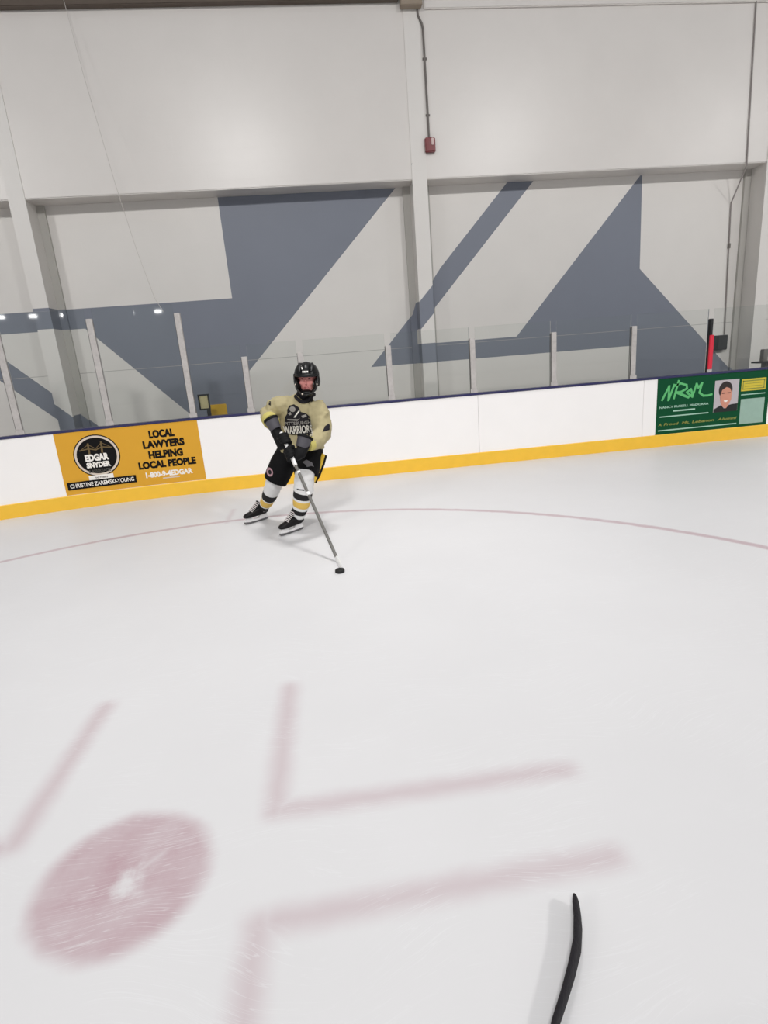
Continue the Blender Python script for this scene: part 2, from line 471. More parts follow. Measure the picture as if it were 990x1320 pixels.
def painted_side(bm, x, y0, y1, z0, z1):
    zs = {z0, z1}
    for P in POLYS:
        for (xa, za), (xb, zb) in zip(P, P[1:] + P[:1]):
            if (xa > x) != (xb > x):
                z = za + (zb - za) * (x - xa) / (xb - xa)
                if z0 < z < z1: zs.add(z)
    zs = sorted(zs)
    for a, b in zip(zs, zs[1:]):
        f = bm.faces.new([bm.verts.new(q) for q in ((x, y0, a), (x, y1, a), (x, y1, b), (x, y0, b))])
        f.material_index = 1 if isgrey(x, (a + b) / 2) else 0

def painted_box(bm, x0, x1, y0, y1, z0, z1):
    painted_front(bm, x0, x1, z0, z1, y0)
    painted_side(bm, x0, y0, y1, z0, z1); painted_side(bm, x1, y0, y1, z0, z1)
    for q in (((x0, y1, z0), (x1, y1, z0), (x1, y1, z1), (x0, y1, z1)), ((x0, y0, z1), (x1, y0, z1), (x1, y1, z1), (x0, y1, z1)), ((x0, y0, z0), (x1, y0, z0), (x1, y1, z0), (x0, y1, z0))):
        bm.faces.new([bm.verts.new(c) for c in q])

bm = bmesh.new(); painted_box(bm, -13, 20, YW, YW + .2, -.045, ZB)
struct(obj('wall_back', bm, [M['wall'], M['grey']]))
# the wall above steps forward over the recess
bm = BOX((-13, YF, ZB), (20, YW + .2, 7.6), bev=.012)
struct(obj('wall_upper', bm, M['wall_up']))
# columns: white front face, recessed flanks and a rear plate against the wall
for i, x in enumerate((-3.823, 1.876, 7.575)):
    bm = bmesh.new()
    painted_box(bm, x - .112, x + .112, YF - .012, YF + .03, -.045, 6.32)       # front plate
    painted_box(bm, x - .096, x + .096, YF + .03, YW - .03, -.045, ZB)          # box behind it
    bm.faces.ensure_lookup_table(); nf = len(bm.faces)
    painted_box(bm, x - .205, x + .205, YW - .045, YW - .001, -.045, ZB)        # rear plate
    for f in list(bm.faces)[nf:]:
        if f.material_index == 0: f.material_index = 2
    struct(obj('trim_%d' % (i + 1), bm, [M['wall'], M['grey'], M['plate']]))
struct(obj('trim_7', BOX((-13, YW - .002, 1.70), (20, YW, 1.707)), mat('wall joint line', S2L((172, 169, 165)), .7)))
struct(obj('trim_4', BOX((-13, YF - .10, 6.285), (1.70, YF, 6.62), bev=.008), M['brownsteel']))
struct(obj('trim_5', BOX((2.06, YF - .035, 6.2), (20, YF, 6.75), bev=.01), M['wall_up']))
struct(obj('trim_6', BOX((1.72, YF - .13, 6.2), (2.02, YF - .013, 6.75), bev=.008), M['tan']))

# ------------------------------------------------------------------ dasher boards
boards = empty('dasher_board', bpt(1.5, 0, 0), 'long white rink boards with yellow kickplate and navy cap rail, behind the skater', 'rink boards')
bz = boards.location
def bchild(name, bm, m, **k):
    o = obj(name, bm, m, boards, **k); o.matrix_parent_inverse = Matrix.Translation(-bz); return o
seams = [-9.97, -7.53, -5.09, -2.65, -.21, 2.228, 4.67, 7.11, 9.55]
for a, b in zip(seams, seams[1:]):
    bchild('panel', run(a + .002, b - .002, [(0, .17), (0, .984), (-.09, .984), (-.09, .17)]), M['board'])
bchild('backing_frame', run(-9.9, 9.5, [(-.003, .0), (-.003, .17), (-.0905, .17), (-.0905, .984), (-.11, .984), (-.11, .0)], .4), M['greymetal'])
bchild('kickplate', run(-9.9, 9.5, [(.012, .0), (.012, .172), (.008, .18), (-.003, .18), (-.003, .0)], .15), M['kick'])
bchild('cap_rail', run(-9.9, 9.5, [(.012, .988), (.012, 1.008), (.006, 1.014), (-.108, 1.014), (-.115, 1.006), (-.115, .984), (.008, .984)], .15), M['navy'])

# ------------------------------------------------------------------ banners on the boards
def bfn(off, th):
    return lambda u, v, w: bpt(u, v, off + th * w)
def part_on(parent, name, uvw, m, off=.003, th=.0012):
    return graphic(name, uvw, bfn(off, th), m, parent)

b1 = graphic('advertising_banner', rect_uvw(-3.33, -1.585, .185, .983, 12), bfn(.0012, .0015), M['mustard'])
tag(b1, 'mustard yellow advertising banner with a round black emblem on the boards at left', 'banner')
cx, cy = -2.882, .655
part_on(b1, 'emblem_rim', disc_uvw(cx, cy, .276, .272), M['black'], .003)
part_on(b1, 'emblem_ring', disc_uvw(cx, cy, .263, .258), M['silver'], .0045)
part_on(b1, 'emblem_disc', disc_uvw(cx, cy, .237, .232), M['black'], .006)
br = [strip_uvw([(-3.07, .738), (-2.965, .752), (-2.88, .73), (-2.805, .76), (-2.69, .742)], .014), strip_uvw([(-2.96, .815), (-2.965, .69)], .022), strip_uvw([(-2.803, .822), (-2.812, .69)], .022),
      strip_uvw([(-3.07, .735), (-2.96, .805), (-2.88, .745), (-2.803, .815), (-2.69, .742)], .007)]
part_on(b1, 'bridge_drawing', join_uvw(*br), M['dimgold'], .0075)
part_on(b1, 'lettering', text_uvw('EDGAR', -3.027, -2.745, .588, .68, .06), M['white'], .0075)
part_on(b1, 'lettering', text_uvw('SNYDER', -3.027, -2.74, .503, .575, .06), M['white'], .0075)
part_on(b1, 'lettering', text_uvw('& ASSOCIATES', -3.016, -2.75, .437, .48, .02), M['dimgrey'], .0075)
part_on(b1, 'ribbon', rect_uvw(-3.03, -2.735, .343, .405, 3), M['white'], .0075)
part_on(b1, 'lettering', text_uvw('PARTNERS', -2.961, -2.806, .36, .384, .02), M['dimgrey'], .009)
part_on(b1, 'name_bar', rect_uvw(-3.298, -2.469, .25, .348, 5), M['black'], .009)
part_on(b1, 'lettering', text_uvw('CHRISTINE ZAREMSKI-YOUNG', -3.268, -2.497, .272, .326, .02), M['white'], .0105)
for s, x0, x1, y0, y1 in (('LOCAL', -2.216, -1.895, .80, .907), ('LAWYERS', -2.312, -1.787, .67, .775), ('HELPING', -2.264, -1.829, .532, .637), ('LOCAL PEOPLE', -2.412, -1.68, .405, .505)):
    part_on(b1, 'lettering', text_uvw(s, x0, x1, y0, y1, .062), M['black'])
part_on(b1, 'lettering', text_uvw('1-800-9-4EDGAR', -2.345, -1.743, .282, .36, .055), M['white'])
part_on(b1, 'lettering', rect_uvw(-2.137, -1.92, .254, .268), M['silver'])

b2 = graphic('advertising_banner', rect_uvw(4.875, 6.632, .181, .983, 2), bfn(.0012, .0015), M['green'])
tag(b2, 'dark green advertising banner with a small portrait on the boards at right', 'banner')
scr = [[(4.955, .68), (5.055, .872), (5.052, .67), (5.13, .885)], [(5.135, .69), (5.195, .935)], [(5.14, .87), (5.23, .895), (5.32, .865), (5.33, .815), (5.24, .775), (5.16, .775), (5.30, .71), (5.36, .685)],
       [(5.25, .74), (5.36, .69), (5.42, .73), (5.39, .80), (5.33, .76), (5.42, .69), (5.475, .87), (5.505, .81), (5.56, .875), (5.525, .74), (5.59, .692), (5.66, .688), (5.722, .70)]]
part_on(b2, 'brush_lettering', join_uvw(*[strip_uvw(q, .03) for q in scr]), M['lgreen'])
part_on(b2, 'lettering', text_uvw('NANCY RUSSELL MADORRA', 4.92, 5.682, .556, .588, .02), M['mint'])
part_on(b2, 'lettering', rect_uvw(5.135, 5.475, .498, .519), M['mint'])
part_on(b2, 'rule_line', rect_uvw(4.93, 5.69, .429, .445), M['mint'])
for q, x0, x1 in (('A', 4.915, 4.965), ('Proud', 5.0, 5.23), ('Mt.', 5.28, 5.40), ('Lebanon', 5.44, 5.79), ('Alumni', 5.84, 6.145)): part_on(b2, 'lettering', text_uvw(q, x0, x1, .304, .343, .02, .2), M['olive'])
part_on(b2, 'rule_line', rect_uvw(4.915, 6.147, .23, .246), M['mint'])
ph = part_on(b2, 'portrait', rect_uvw(5.762, 6.141, .428, .888), M['photo_bg'])
graphic('shirt', prism_uvw([(5.766, .428), (6.139, .428), (6.139, .535), (6.05, .53), (5.99, .52), (5.93, .475), (5.88, .53), (5.80, .49), (5.766, .475)]), bfn(.0045, .001), M['photo_black'], ph)
graphic('hair', prism_uvw(circle_pts(5.935, .745, .108, .122, 24)), bfn(.0045, .001), M['photo_hair'], ph)
graphic('face', prism_uvw([(5.905, .50), (5.96, .475), (6.0, .53), (6.032, .60), (6.035, .70), (6.0, .765), (5.945, .785), (5.88, .745), (5.852, .66), (5.865, .57)]), bfn(.0058, .001), M['photo_skin'], ph)
for q in (5.878, 5.967): graphic('eyebrow', rect_uvw(q, q + .048, .694, .706), bfn(.007, .001), M['photo_hair'], ph)
graphic('smile', prism_uvw([(5.915, .595), (5.98, .595), (5.965, .57), (5.93, .57)]), bfn(.007, .001), M['white'], ph)
part_on(b2, 'yellow_box', rect_uvw(6.18, 6.567, .702, .874), M['yellow'])
part_on(b2, 'box_border', join_uvw(rect_uvw(6.20, 6.547, .838, .852), rect_uvw(6.20, 6.547, .724, .738), rect_uvw(6.20, 6.214, .724, .852), rect_uvw(6.533, 6.547, .724, .852), rect_uvw(6.235, 6.51, .805, .812), rect_uvw(6.235, 6.51, .765, .772)), M['olive'], .0045)
part_on(b2, 'rule_line', rect_uvw(6.188, 6.567, .643, .657), M['mint'])
part_on(b2, 'blank_card', rect_uvw(6.19, 6.57, .22, .587), mat('pale sage vinyl', S2L((150, 178, 164)), .45, var=.1, vscale=14))

# ------------------------------------------------------------------ glass posts and panes on the boards
posts = [(-4.70, 2.33), (-3.655, 2.33), (-2.655, 2.325), (-1.622, 2.33), (-.867, 1.738), (-.143, 1.738), (1.029, 1.738), (2.184, 1.742), (3.337, 1.74), (4.508, 1.738), (5.665, 1.735), (6.83, 1.738)]
sarc = [XC - RC * math.asin((XC - x) / RC) if x < XC else x for x, _ in posts]
plab = ['', 'tall white aluminium glass post at the far left end of the boards', 'tall worn aluminium glass post above the left end of the mustard banner',
        'tall aluminium glass post at the right end of the mustard banner', 'short aluminium glass post just right of the yellow seat behind the boards',
        'short aluminium glass post rising directly behind the skater helmet', 'first short aluminium glass post to the right of the skater, left of the middle column',
        'short worn aluminium glass post just right of the middle wall column', 'short narrow aluminium glass post under the grey painted diagonal, two right of the middle column',
        'short aluminium glass post left of the green banner', 'dark glass post with a red cover above the green banner', '']
pg = 'posts holding the rink glass'
def gpost(i):
    s, h = sarc[i], posts[i][1]
    a = math.atan2(*(bpt(s, 0) - bpt(s + .01, 0)).yx) + PI
    c = bpt(s, 1.014, -.045)
    t = empty('glass_post', c, plab[i], 'glass post', pg); t.rotation_euler.z = a
    H = h - 1.014
    if i == 10:
        obj('upright', BOX((-.022, -.025, 0), (.022, .03, H + .02), bev=.004), M['darkmetal'], t)
        p = obj('red_cover', BOX((-.03, -.045, .045), (.036, -.0255, .52), bev=.006), M['redpad'], t); p['label'] = 'red plastic cover'
        obj('foot', BOX((-.035, -.04, 0), (.04, -.0255, .044), bev=.004), M['alu'], t)
    else:
        bm = BOX((-.036, -.028, 0), (.036, -.006, H), bev=.004); box(bm, (-.036, .010, 0), (.036, .03, H), bev=.004)
        obj('channel', bm, M['alu'], t)
        obj('edge_strip', BOX((-.042, -.02, .0), (-.0365, .028, H - .01)), M['aludark'], t)
        obj('foot_plate', BOX((-.05, -.036, 0), (.05, -.0285, .06), bev=.003), M['alu'], t)
for i in range(1, 11): gpost(i)
glab = ['', 'tall glass pane at the left edge, left of the worn post over the mustard banner', 'tall glass pane above the middle of the mustard banner',
        'low glass pane above the yellow seat behind the boards', 'narrow low glass pane just left of the skater helmet', 'low glass pane just right of the skater helmet',
        'low glass pane in front of the middle wall column', 'low glass pane second to the right of the middle wall column', 'low glass pane third to the right of the middle wall column, by the white gap',
        'low glass pane left of the red post cover', 'low glass pane right of the red post cover, at the right edge']
for i in range(1, 11):
    top = 2.44 if i <= 2 else 1.89
    g = obj('glass_sheet', run(sarc[i] + .044, sarc[i + 1] - .044, [(-.040, 1.0145), (-.040, top), (-.052, top), (-.052, 1.0145)], .2), M['glass'])
    tag(g, glab[i], 'glass', 'panes of the rink glass')

# ------------------------------------------------------------------ things on the wall and behind the boards
def pipe(name, pts, r, m, n=10, parent=None):
    bm = bmesh.new(); tube(bm, pts, r, n, up=(0, 1, .01)); return obj(name, bm, m, parent, smooth=True)
c = empty('conduit', (1.99, YF - .03, 6.6), 'thin dark conduit running down the upper wall to the red alarm box', 'conduit')
def rel(o, L_): return [tuple(Vector(q) - o.location) for q in L_]
yc = YF - .022
bm = bmesh.new(); tube(bm, rel(c, [(1.985, yc - .03, 6.75), (1.978, yc, 6.3), (1.968, yc, 6.19), (1.975, yc, 6.12), (2.022, yc, 6.03), (2.034, yc, 5.97), (2.045, yc, 4.63)]), .015, 10, up=(0, 1, .01))
obj('pipe', bm, M['conduit'], c, smooth=True)
obj('strap', BOX((2.01 - 1.99, .012, 5.6 - 6.6), (2.07 - 1.99, .028, 5.625 - 6.6)), M['conduit'], c)
obj('strap', BOX((2.015 - 1.99, .012, 4.9 - 6.6), (2.075 - 1.99, .028, 4.925 - 6.6)), M['conduit'], c)
t = empty('fire_alarm', (2.05, YF, 4.52), 'dark red fire alarm box on the white upper wall beside the middle column', 'fire alarm')
obj('housing', BOX((-.075, -.075, -.095), (.075, -.001, .095), bev=.012), M['alarm'], t)
obj('strobe_lens', BOX((.012, -.095, -.01), (.05, -.0755, .08), bev=.006), M['lens'], t)
obj('grille', BOX((-.05, -.082, -.07), (-.002, -.0755, .02), bev=.003), M['alarm'], t)
c = empty('conduit', (7.05, YF - .03, 6.5), 'grey conduit down the right side of the wall, bending back to the black box', 'conduit')
bm = bmesh.new(); tube(bm, rel(c, [(7.045, YF - .05, 6.7), (7.052, YF - .018, 6.19), (7.108, YF - .018, 4.12), (7.112, YF - .016, 4.05), (7.172, YW - .02, 3.60), (7.176, YW - .017, 3.54), (7.236, YW - .017, 1.5)]), .0105, 10, up=(0, 1, .01))
obj('pipe', bm, mat('pale grey conduit', S2L((146, 139, 136)), .5), c, smooth=True)
obj('coupling', BOX((7.175 - 7.05, YW - .036 - c.location.y, 2.9 - 6.5), (7.212 - 7.05, YW - .001 - c.location.y, 2.98 - 6.5), bev=.004), M['conduit'], c)
t = empty('electrical_box', (7.14, YW, 1.37), 'small black box on the wall right of the red post cover', 'electrical box')
obj('case', BOX((-.10, -.11, -.125), (.10, 0, .125), bev=.008), M['blackbox'], t)
obj('cover', BOX((-.085, -.12, -.11), (.085, -.1105, .11), bev=.004), M['blackbox'], t)
rp = pipe('hanging_cord', [(-2.70, 9.30, 6.6), (-2.672, 9.27, 6.34), (-2.569, 9.16, 5.47), (-2.32, 8.80, 4.05), (-2.12, 8.48, 3.2), (-1.93, 8.2, 2.56), (-1.80, 7.98, 2.36)], .0032, M['rope'])
tag(rp, 'thin pale cord slanting down across the upper wall at left', 'cord')
# yellow seat and a framed board on a stand in the walkway
t = empty('seat', (-1.435, 8.76, -.045), 'yellow plastic seat back showing just above the boards left of the skater', 'seat')
bm = bmesh.new(); loft(bm, [[(x, y + (x / .125) ** 2 * -.02, z) for x, y, z in ((-.125, 0, zz), (.125, 0, zz), (.125, .03, zz), (-.125, .03, zz))] for zz in (.72, 1.0, 1.12, 1.155)])
bmesh.ops.bevel(bm, geom=bm.edges[:], offset=.008, segments=2, affect='EDGES')
obj('backrest', bm, M['seat'], t)
obj('seat_pan', BOX((-.125, -.32, .62), (.125, .0, .66), bev=.012), M['seat'], t)
for x in (-.105, .105):
    for y in (-.3, .04):
        bm = bmesh.new(); tube(bm, [(x, y, 0), (x, y, .62 if y < 0 else .78)], .012, 10); obj('leg', bm, M['darkmetal'], t)
t = empty('sign_stand', (-1.533, 8.30, -.045), 'small black framed board on a dark stand beside the yellow seat', 'sign')
bm = bmesh.new()
for lo, hi in (((-.075, -.012, 1.12), (-.055, .012, 1.335)), ((.055, -.012, 1.12), (.075, .012, 1.335)), ((-.0549, -.012, 1.12), (.0549, .012, 1.14)), ((-.0549, -.012, 1.315), (.0549, .012, 1.335))): box(bm, lo, hi)
obj('frame', bm, M['blackbox'], t)
obj('board', BOX((-.0545, -.005, 1.1405), (.0545, .005, 1.3145)), M['cream'], t)
obj('post', BOX((.02, -.016, .02), (.07, .016, 1.1195), bev=.006), M['blackbox'], t)
obj('base', BOX((-.1, -.09, 0), (.12, .09, .0195), bev=.006), M['blackbox'], t)
t = empty('camera_tripod', (7.0, 8.45, -.045), 'dark metal stand with a grey block behind the boards at the right edge', 'stand')
obj('platform', BOX((-.17, -.09, 1.09), (.16, .09, 1.115), bev=.004), M['darkmetal'], t)
obj('upright_block', BOX((-.08, -.05, 1.1155), (.0, .03, 1.295), bev=.006), M['greymetal'], t)
obj('pedestal', BOX((-.03, -.05, .02), (.10, .05, 1.0895), bev=.006), M['darkmetal'], t)
obj('base', BOX((-.2, -.17, 0), (.25, .17, .0195), bev=.006), M['darkmetal'], t)
t.name = 'metal_stand'

# ------------------------------------------------------------------ the skater
BASE = Vector((-.55, 5.80, 0))
def P(x, y, z): return Vector((x, y, z)) - BASE
FR = Vector((-.2, -.97, 0)).normalized()
HR = Matrix(((.995, -.10, 0), (.10, .99, .10), (0, -.10, .995))).transposed()      # head frame: right / back / up
rx = Vector((.993, -.10, -.06)).normalized(); up = Vector((.05, -.13, .99)).normalized(); bk = up.cross(rx).normalized(); up = rx.cross(bk).normalized()
HR = Matrix((rx, bk, up)).transposed()
HC = P(-.062, 5.465, 1.462)
def Hd(x, y, z): return HC + HR @ Vector((x, y, z))

# body: one continuous skin from head to feet
bm = bmesh.new()
ellipsoid(bm, Hd(0, .012, .03), (.080, .100, .098), HR)
ellipsoid(bm, Hd(0, -.022, -.05), (.060, .070, .064), HR)
ellipsoid(bm, Hd(0, -.058, -.098), (.030, .028, .024), HR)
ellipsoid(bm, Hd(0, -.060, .045), (.058, .034, .036), HR)
for s in (-1, 1):
    ellipsoid(bm, Hd(s * .040, -.066, -.022), (.024, .020, .022), HR)
    ellipsoid(bm, Hd(s * .030, -.082, .034), (.020, .012, .008), HR)
    ellipsoid(bm, Hd(s * .080, .012, -.005), (.010, .020, .032), HR)
tube(bm, [Hd(0, -.084, .022), Hd(0, -.098, .0), Hd(0, -.106, -.02), Hd(0, -.092, -.032)], [.009, .011, .0155, .008], 10)
ellipsoid(bm, Hd(0, -.084, -.062), (.026, .010, .013), HR)
tube(bm, [Hd(0, .01, -.04), P(-.10, 5.54, 1.33), P(-.12, 5.57, 1.24)], [.058, .06, .075], 14)
tube(bm, [P(-.22, 5.74, .74), P(-.19, 5.71, .88), P(-.165, 5.66, 1.02), P(-.145, 5.60, 1.14), P(-.13, 5.57, 1.22), P(-.11, 5.55, 1.28)],
     [(.17, .12), (.155, .11), (.165, .115), (.18, .12), (.16, .10), (.07, .07)], 18, up=FR)
for pts, rr in (([P(-.28, 5.59, 1.23), P(-.40, 5.63, 1.205), P(-.468, 5.66, 1.165), P(-.44, 5.50, 1.12), P(-.405, 5.355, 1.075), P(-.395, 5.335, 1.05)], [.06, .052, .044, .042, .030, .026]),
                ([P(-.01, 5.53, 1.20), P(.03, 5.50, 1.11), P(.035, 5.43, .955), P(-.05, 5.30, .905), P(-.14, 5.215, .887), P(-.17, 5.197, .884)], [.06, .052, .044, .042, .030, .026]),
                ([P(-.31, 5.77, .76), P(-.42, 5.79, .60), P(-.505, 5.82, .46), P(-.60, 5.97, .27), P(-.69, 6.10, .12)], [.095, .08, .06, .055, .038]),
                ([P(-.13, 5.70, .77), P(-.15, 5.58, .68), P(-.18, 5.46, .575), P(-.24, 5.515, .34), P(-.30, 5.56, .12)], [.095, .08, .06, .055, .038])):
    tube(bm, pts, rr, 14)
tube(bm, [P(-.69, 6.10, .12), P(-.74, 6.065, .105), P(-.83, 5.998, .092)], [.028, .026, .018], 10)
tube(bm, [P(-.30, 5.56, .12), P(-.35, 5.51, .105), P(-.43, 5.44, .092)], [.028, .026, .018], 10)
person = fuse('person', bm, M['skin'], None, .0065, 3)
person.location = BASE
tag(person, 'hockey player in a pale gold jersey and black helmet skating with a stick', 'person')
hb_ = bvh(person)

def headdecal(name, uvw, m, off=.0015, parent=person, tree=None):
    vs, fs = uvw; out = []
    for u, v, w in vs:
        o = Hd(u, -.4, v); d = HR @ Vector((0, 1, 0))
        h = (tree or hb_).ray_cast(o, d)[0]
        out.append((h if h is not None else Hd(u, -.08, v)) - d * (off + .0015 * w))
    me = bpy.data.meshes.new(name); me.from_pydata(out, [], fs); b = bmesh.new(); b.from_mesh(me); bpy.data.meshes.remove(me)
    return obj(name, b, m, parent)
for s in (-1, 1):
    bm = bmesh.new(); ellipsoid(bm, Hd(s * .031, -.0805, .017), (.0125, .009, .008), HR); obj('eye', bm, M['eye'], person, smooth=True)
    headdecal('eyebrow', strip_uvw([(s * .014, .034), (s * .032, .039), (s * .05, .033)], .009), M['brow'])
headdecal('lips', prism_uvw([(-.024, -.06), (-.012, -.052), (0, -.055), (.012, -.052), (.024, -.06), (.01, -.069), (-.01, -.069)]), M['lips'])

# helmet: shell open at the face, ridges, frame and chin cup
bm = bmesh.new()
R_ = bmesh.ops.create_uvsphere(bm, u_segments=48, v_segments=32, radius=1)
kill = []
for f in bm.faces:
    c = f.calc_center_median()
    low = -.62 if c.y > -.15 else .10
    if c.z < low or (c.y < -.15 and c.z < .10): kill.append(f)
bmesh.ops.delete(bm, geom=kill, context='FACES')
for v in bm.verts:
    x, y, z = v.co
    k = 1 + .035 * max(0, math.cos(x * 9)) * max(0, z)            # moulded crests
    if z > .25 and abs(abs(x) - .42) < .10: k -= .05               # two vent grooves
    flat = max(0, z - .8) * .10
    v.co = Hd(x * .116 * k, .012 + y * .138 * k, .032 + (z * k - flat) * .122)
h = obj('helmet', bm, M['helmet'], person, smooth=True, angle=40); h['label'] = 'glossy black helmet'
so = h.modifiers.new('s', 'SOLIDIFY'); so.thickness = .012; so.offset = -1
for s in (-1, 1):
    bm = bmesh.new(); tube(bm, [Hd(s * .052, -.112, .085), Hd(s * .056, -.07, .128), Hd(s * .054, 0, .142), Hd(s * .048, .075, .135)], [(.014, .005), (.017, .007), (.016, .007), (.012, .004)], 10)
    obj('ridge', bm, M['helmet'], h, smooth=True)
    bm = bmesh.new(); ellipsoid(bm, Hd(s * .106, .01, -.02), (.016, .045, .05), HR); obj('ear_guard', bm, M['helmet'], h, smooth=True)
bm = bmesh.new(); tube(bm, [Hd(-.10, -.05, .045), Hd(-.070, -.108, .048), Hd(0, -.134, .05), Hd(.070, -.108, .048), Hd(.10, -.05, .045)], [(.009, .013)] * 5, 10)
obj('brow_rim', bm, M['helmet'], h, smooth=True)
bm = bmesh.new(); tube(bm, [Hd(-.108, -.03, .05), Hd(-.104, -.065, -.01), Hd(-.088, -.095, -.07), Hd(-.05, -.115, -.112), Hd(0, -.122, -.124), Hd(.05, -.115, -.112), Hd(.088, -.095, -.07), Hd(.104, -.065, -.01), Hd(.108, -.03, .05)], [(.010, .012)] * 9, 10, up=(0, -1, 0))
obj('face_frame', bm, M['helmet'], person, smooth=True)
for q in (-1, 1):
    bm = bmesh.new(); ellipsoid(bm, Hd(q * .082, -.035, -.045), (.020, .050, .062), HR.copy() @ Matrix.Rotation(q * .15, 3, 'Y')); obj('cheek_pad', bm, M['helmet'], h, smooth=True)
bm = bmesh.new(); tube(bm, [Hd(0, .005, -.085), P(-.095, 5.535, 1.335), P(-.11, 5.55, 1.27)], [.066, .074, .088], 20); obj('neck_guard', bm, M['jdark'], person, smooth=True)
bm = bmesh.new(); ellipsoid(bm, Hd(0, -.080, -.112), (.060, .044, .032), HR); obj('chin_cup', bm, M['helmet'], person, smooth=True)
for s in (-1, 1):
    bm = bmesh.new(); ellipsoid(bm, Hd(s * .098, -.086, -.035), (.006, .005, .010), HR); obj('strap_clip', bm, M['silver'], person, smooth=True)
bm = bmesh.new(); ellipsoid(bm, Hd(-.035, -.125, -.112), (.009, .006, .009), HR); obj('strap_snap', bm, M['silver'], person, smooth=True)
ht = bvh(h)
for k in range(4):
    headdecal('helmet_print', prism_uvw([(-.024 + k * .0135, .078), (-.013 + k * .0135, .078), (-.013 + k * .0135, .092), (-.024 + k * .0135, .092)]), M['white'], .004, h, ht)
headdecal('helmet_print', strip_uvw([(-.052, .118), (-.042, .128), (-.030, .118), (-.026, .106)], .010), M['white'], .004, h, ht)

# jersey
bm = bmesh.new()
tube(bm, [P(-.185, 5.695, .775), P(-.185, 5.70, .86), P(-.168, 5.665, 1.0), P(-.148, 5.605, 1.13), P(-.135, 5.575, 1.215), P(-.118, 5.56, 1.268), P(-.10, 5.545, 1.305)],
     [(.222, .170), (.222, .165), (.215, .158), (.215, .152), (.185, .128), (.125, .10), (.078, .082)], 28, up=FR)
tube(bm, [P(-.25, 5.59, 1.235), P(-.34, 5.60, 1.232), P(-.42, 5.64, 1.205), P(-.468, 5.66, 1.165), P(-.462, 5.57, 1.125), P(-.425, 5.43, 1.10)], [.085, .098, .092, .082, .074, .062], 18)
tube(bm, [P(-.03, 5.545, 1.215), P(.012, 5.51, 1.13), P(.03, 5.47, 1.03), P(.022, 5.42, .955), P(-.03, 5.32, .91), P(-.095, 5.25, .89)], [.105, .104, .098, .092, .078, .064], 18)
# hanging folds across the near sleeve, the chest and the waist
for q in ([(.10, 5.43, 1.15), (.03, 5.400, 1.09), (-.04, 5.405, 1.01)], [(.095, 5.43, 1.085), (.055, 5.385, 1.03), (-.02, 5.37, .955)], [(.09, 5.40, 1.01), (.055, 5.36, .965), (.01, 5.335, .92)],
          [(-.06, 5.455, 1.22), (-.075, 5.435, 1.14), (-.07, 5.46, 1.06)], [(-.05, 5.54, .86), (-.10, 5.525, .83), (-.18, 5.53, .80)],
          [(.0, 5.58, .89), (-.03, 5.56, .84), (-.06, 5.56, .79)], [(-.33, 5.505, 1.245), (-.39, 5.54, 1.19), (-.44, 5.57, 1.13)]):
    tube(bm, [P(*c) for c in q], [.011, .017, .010], 10)
jersey = fuse('jersey', bm, M['jersey'], person, .010, 4, .022, .055)
jersey['label'] = 'pale gold jersey'
jt = bvh(jersey)

def cloth_print(name, poly, m, tree, parent, y0=4.6, off=.004, step=.014, far=.5):
    """flat print laid on the cloth, seen from the rink side"""
    pts = [Vector(q) for q in poly]; dens = []
    for a, b in zip(pts, pts[1:] + pts[:1]):
        n = max(1, int((b - a).length / step)); dens += [a.lerp(b, k / n) for k in range(n)]
    nb = len(dens); x0 = min(q.x for q in dens); x1 = max(q.x for q in dens); z0 = min(q.y for q in dens); z1 = max(q.y for q in dens)
    co = list(dens); x = x0 + step / 2
    while x < x1:
        z = z0 + step / 2
        while z < z1:
            if inside(x, z, [tuple(q) for q in pts]): co.append(Vector((x, z)))
            z += step
        x += step
    ov, oe, of, *_ = delaunay_2d_cdt(co, [(k, (k + 1) % nb) for k in range(nb)], [], 0, 1e-6)
    b = bmesh.new(); vm = []
    for q in ov:
        hit = tree.ray_cast(P(q.x, y0, q.y), Vector((0, 1, 0)))[0]
        vm.append(b.verts.new((hit if hit is not None else P(q.x, 5.5, q.y)) - Vector((0, off, 0))) if hit is not None else None)
    for f in of:
        c = sum((ov[i] for i in f), Vector((0, 0))) / len(f)
        if inside(c.x, c.y, [tuple(q) for q in pts]) and all(vm[i] is not None for i in f):
            try: b.faces.new([vm[i] for i in f])
            except ValueError: pass
    for v in [v for v in b.verts if not v.link_faces]: b.verts.remove(v)
    return obj(name, b, m, parent, smooth=True)
def cloth_text(s, x0, x1, z0, z1, m, tree, parent, off=.0075, bold=.02, slope=0.):
    vs, fs = text_uvw(s, x0, x1, z0, z1, bold); out = []
    for u, v, w in vs:
        v += slope * (u - x0)
        hit = tree.ray_cast(P(u, 4.6, v), Vector((0, 1, 0)))[0]
        out.append((hit if hit is not None else P(u, 5.5, v)) - Vector((0, off + .001 * w, 0)))
    me = bpy.data.meshes.new('lettering'); me.from_pydata(out, [], fs); b = bmesh.new(); b.from_mesh(me); bpy.data.meshes.remove(me)
    return obj('lettering', b, m, parent)
plate = cloth_print('crest', [(-.335, .972), (-.255, .955), (-.070, .952), (-.07, 1.12), (-.10, 1.15), (-.15, 1.17), (-.165, 1.215), (-.205, 1.245), (-.25, 1.235), (-.275, 1.20), (-.28, 1.16), (-.305, 1.13)], M['jdark'], jt, jersey)
cloth_print('crest_figure', circle_pts(-.225, 1.20, .028, .026, 16), M['jgrey'], jt, plate, off=.0065, step=.01)
cloth_print('crest_figure', [(-.272, 1.165), (-.245, 1.175), (-.24, 1.15), (-.262, 1.145)], M['jgrey'], jt, plate, off=.0065, step=.01)
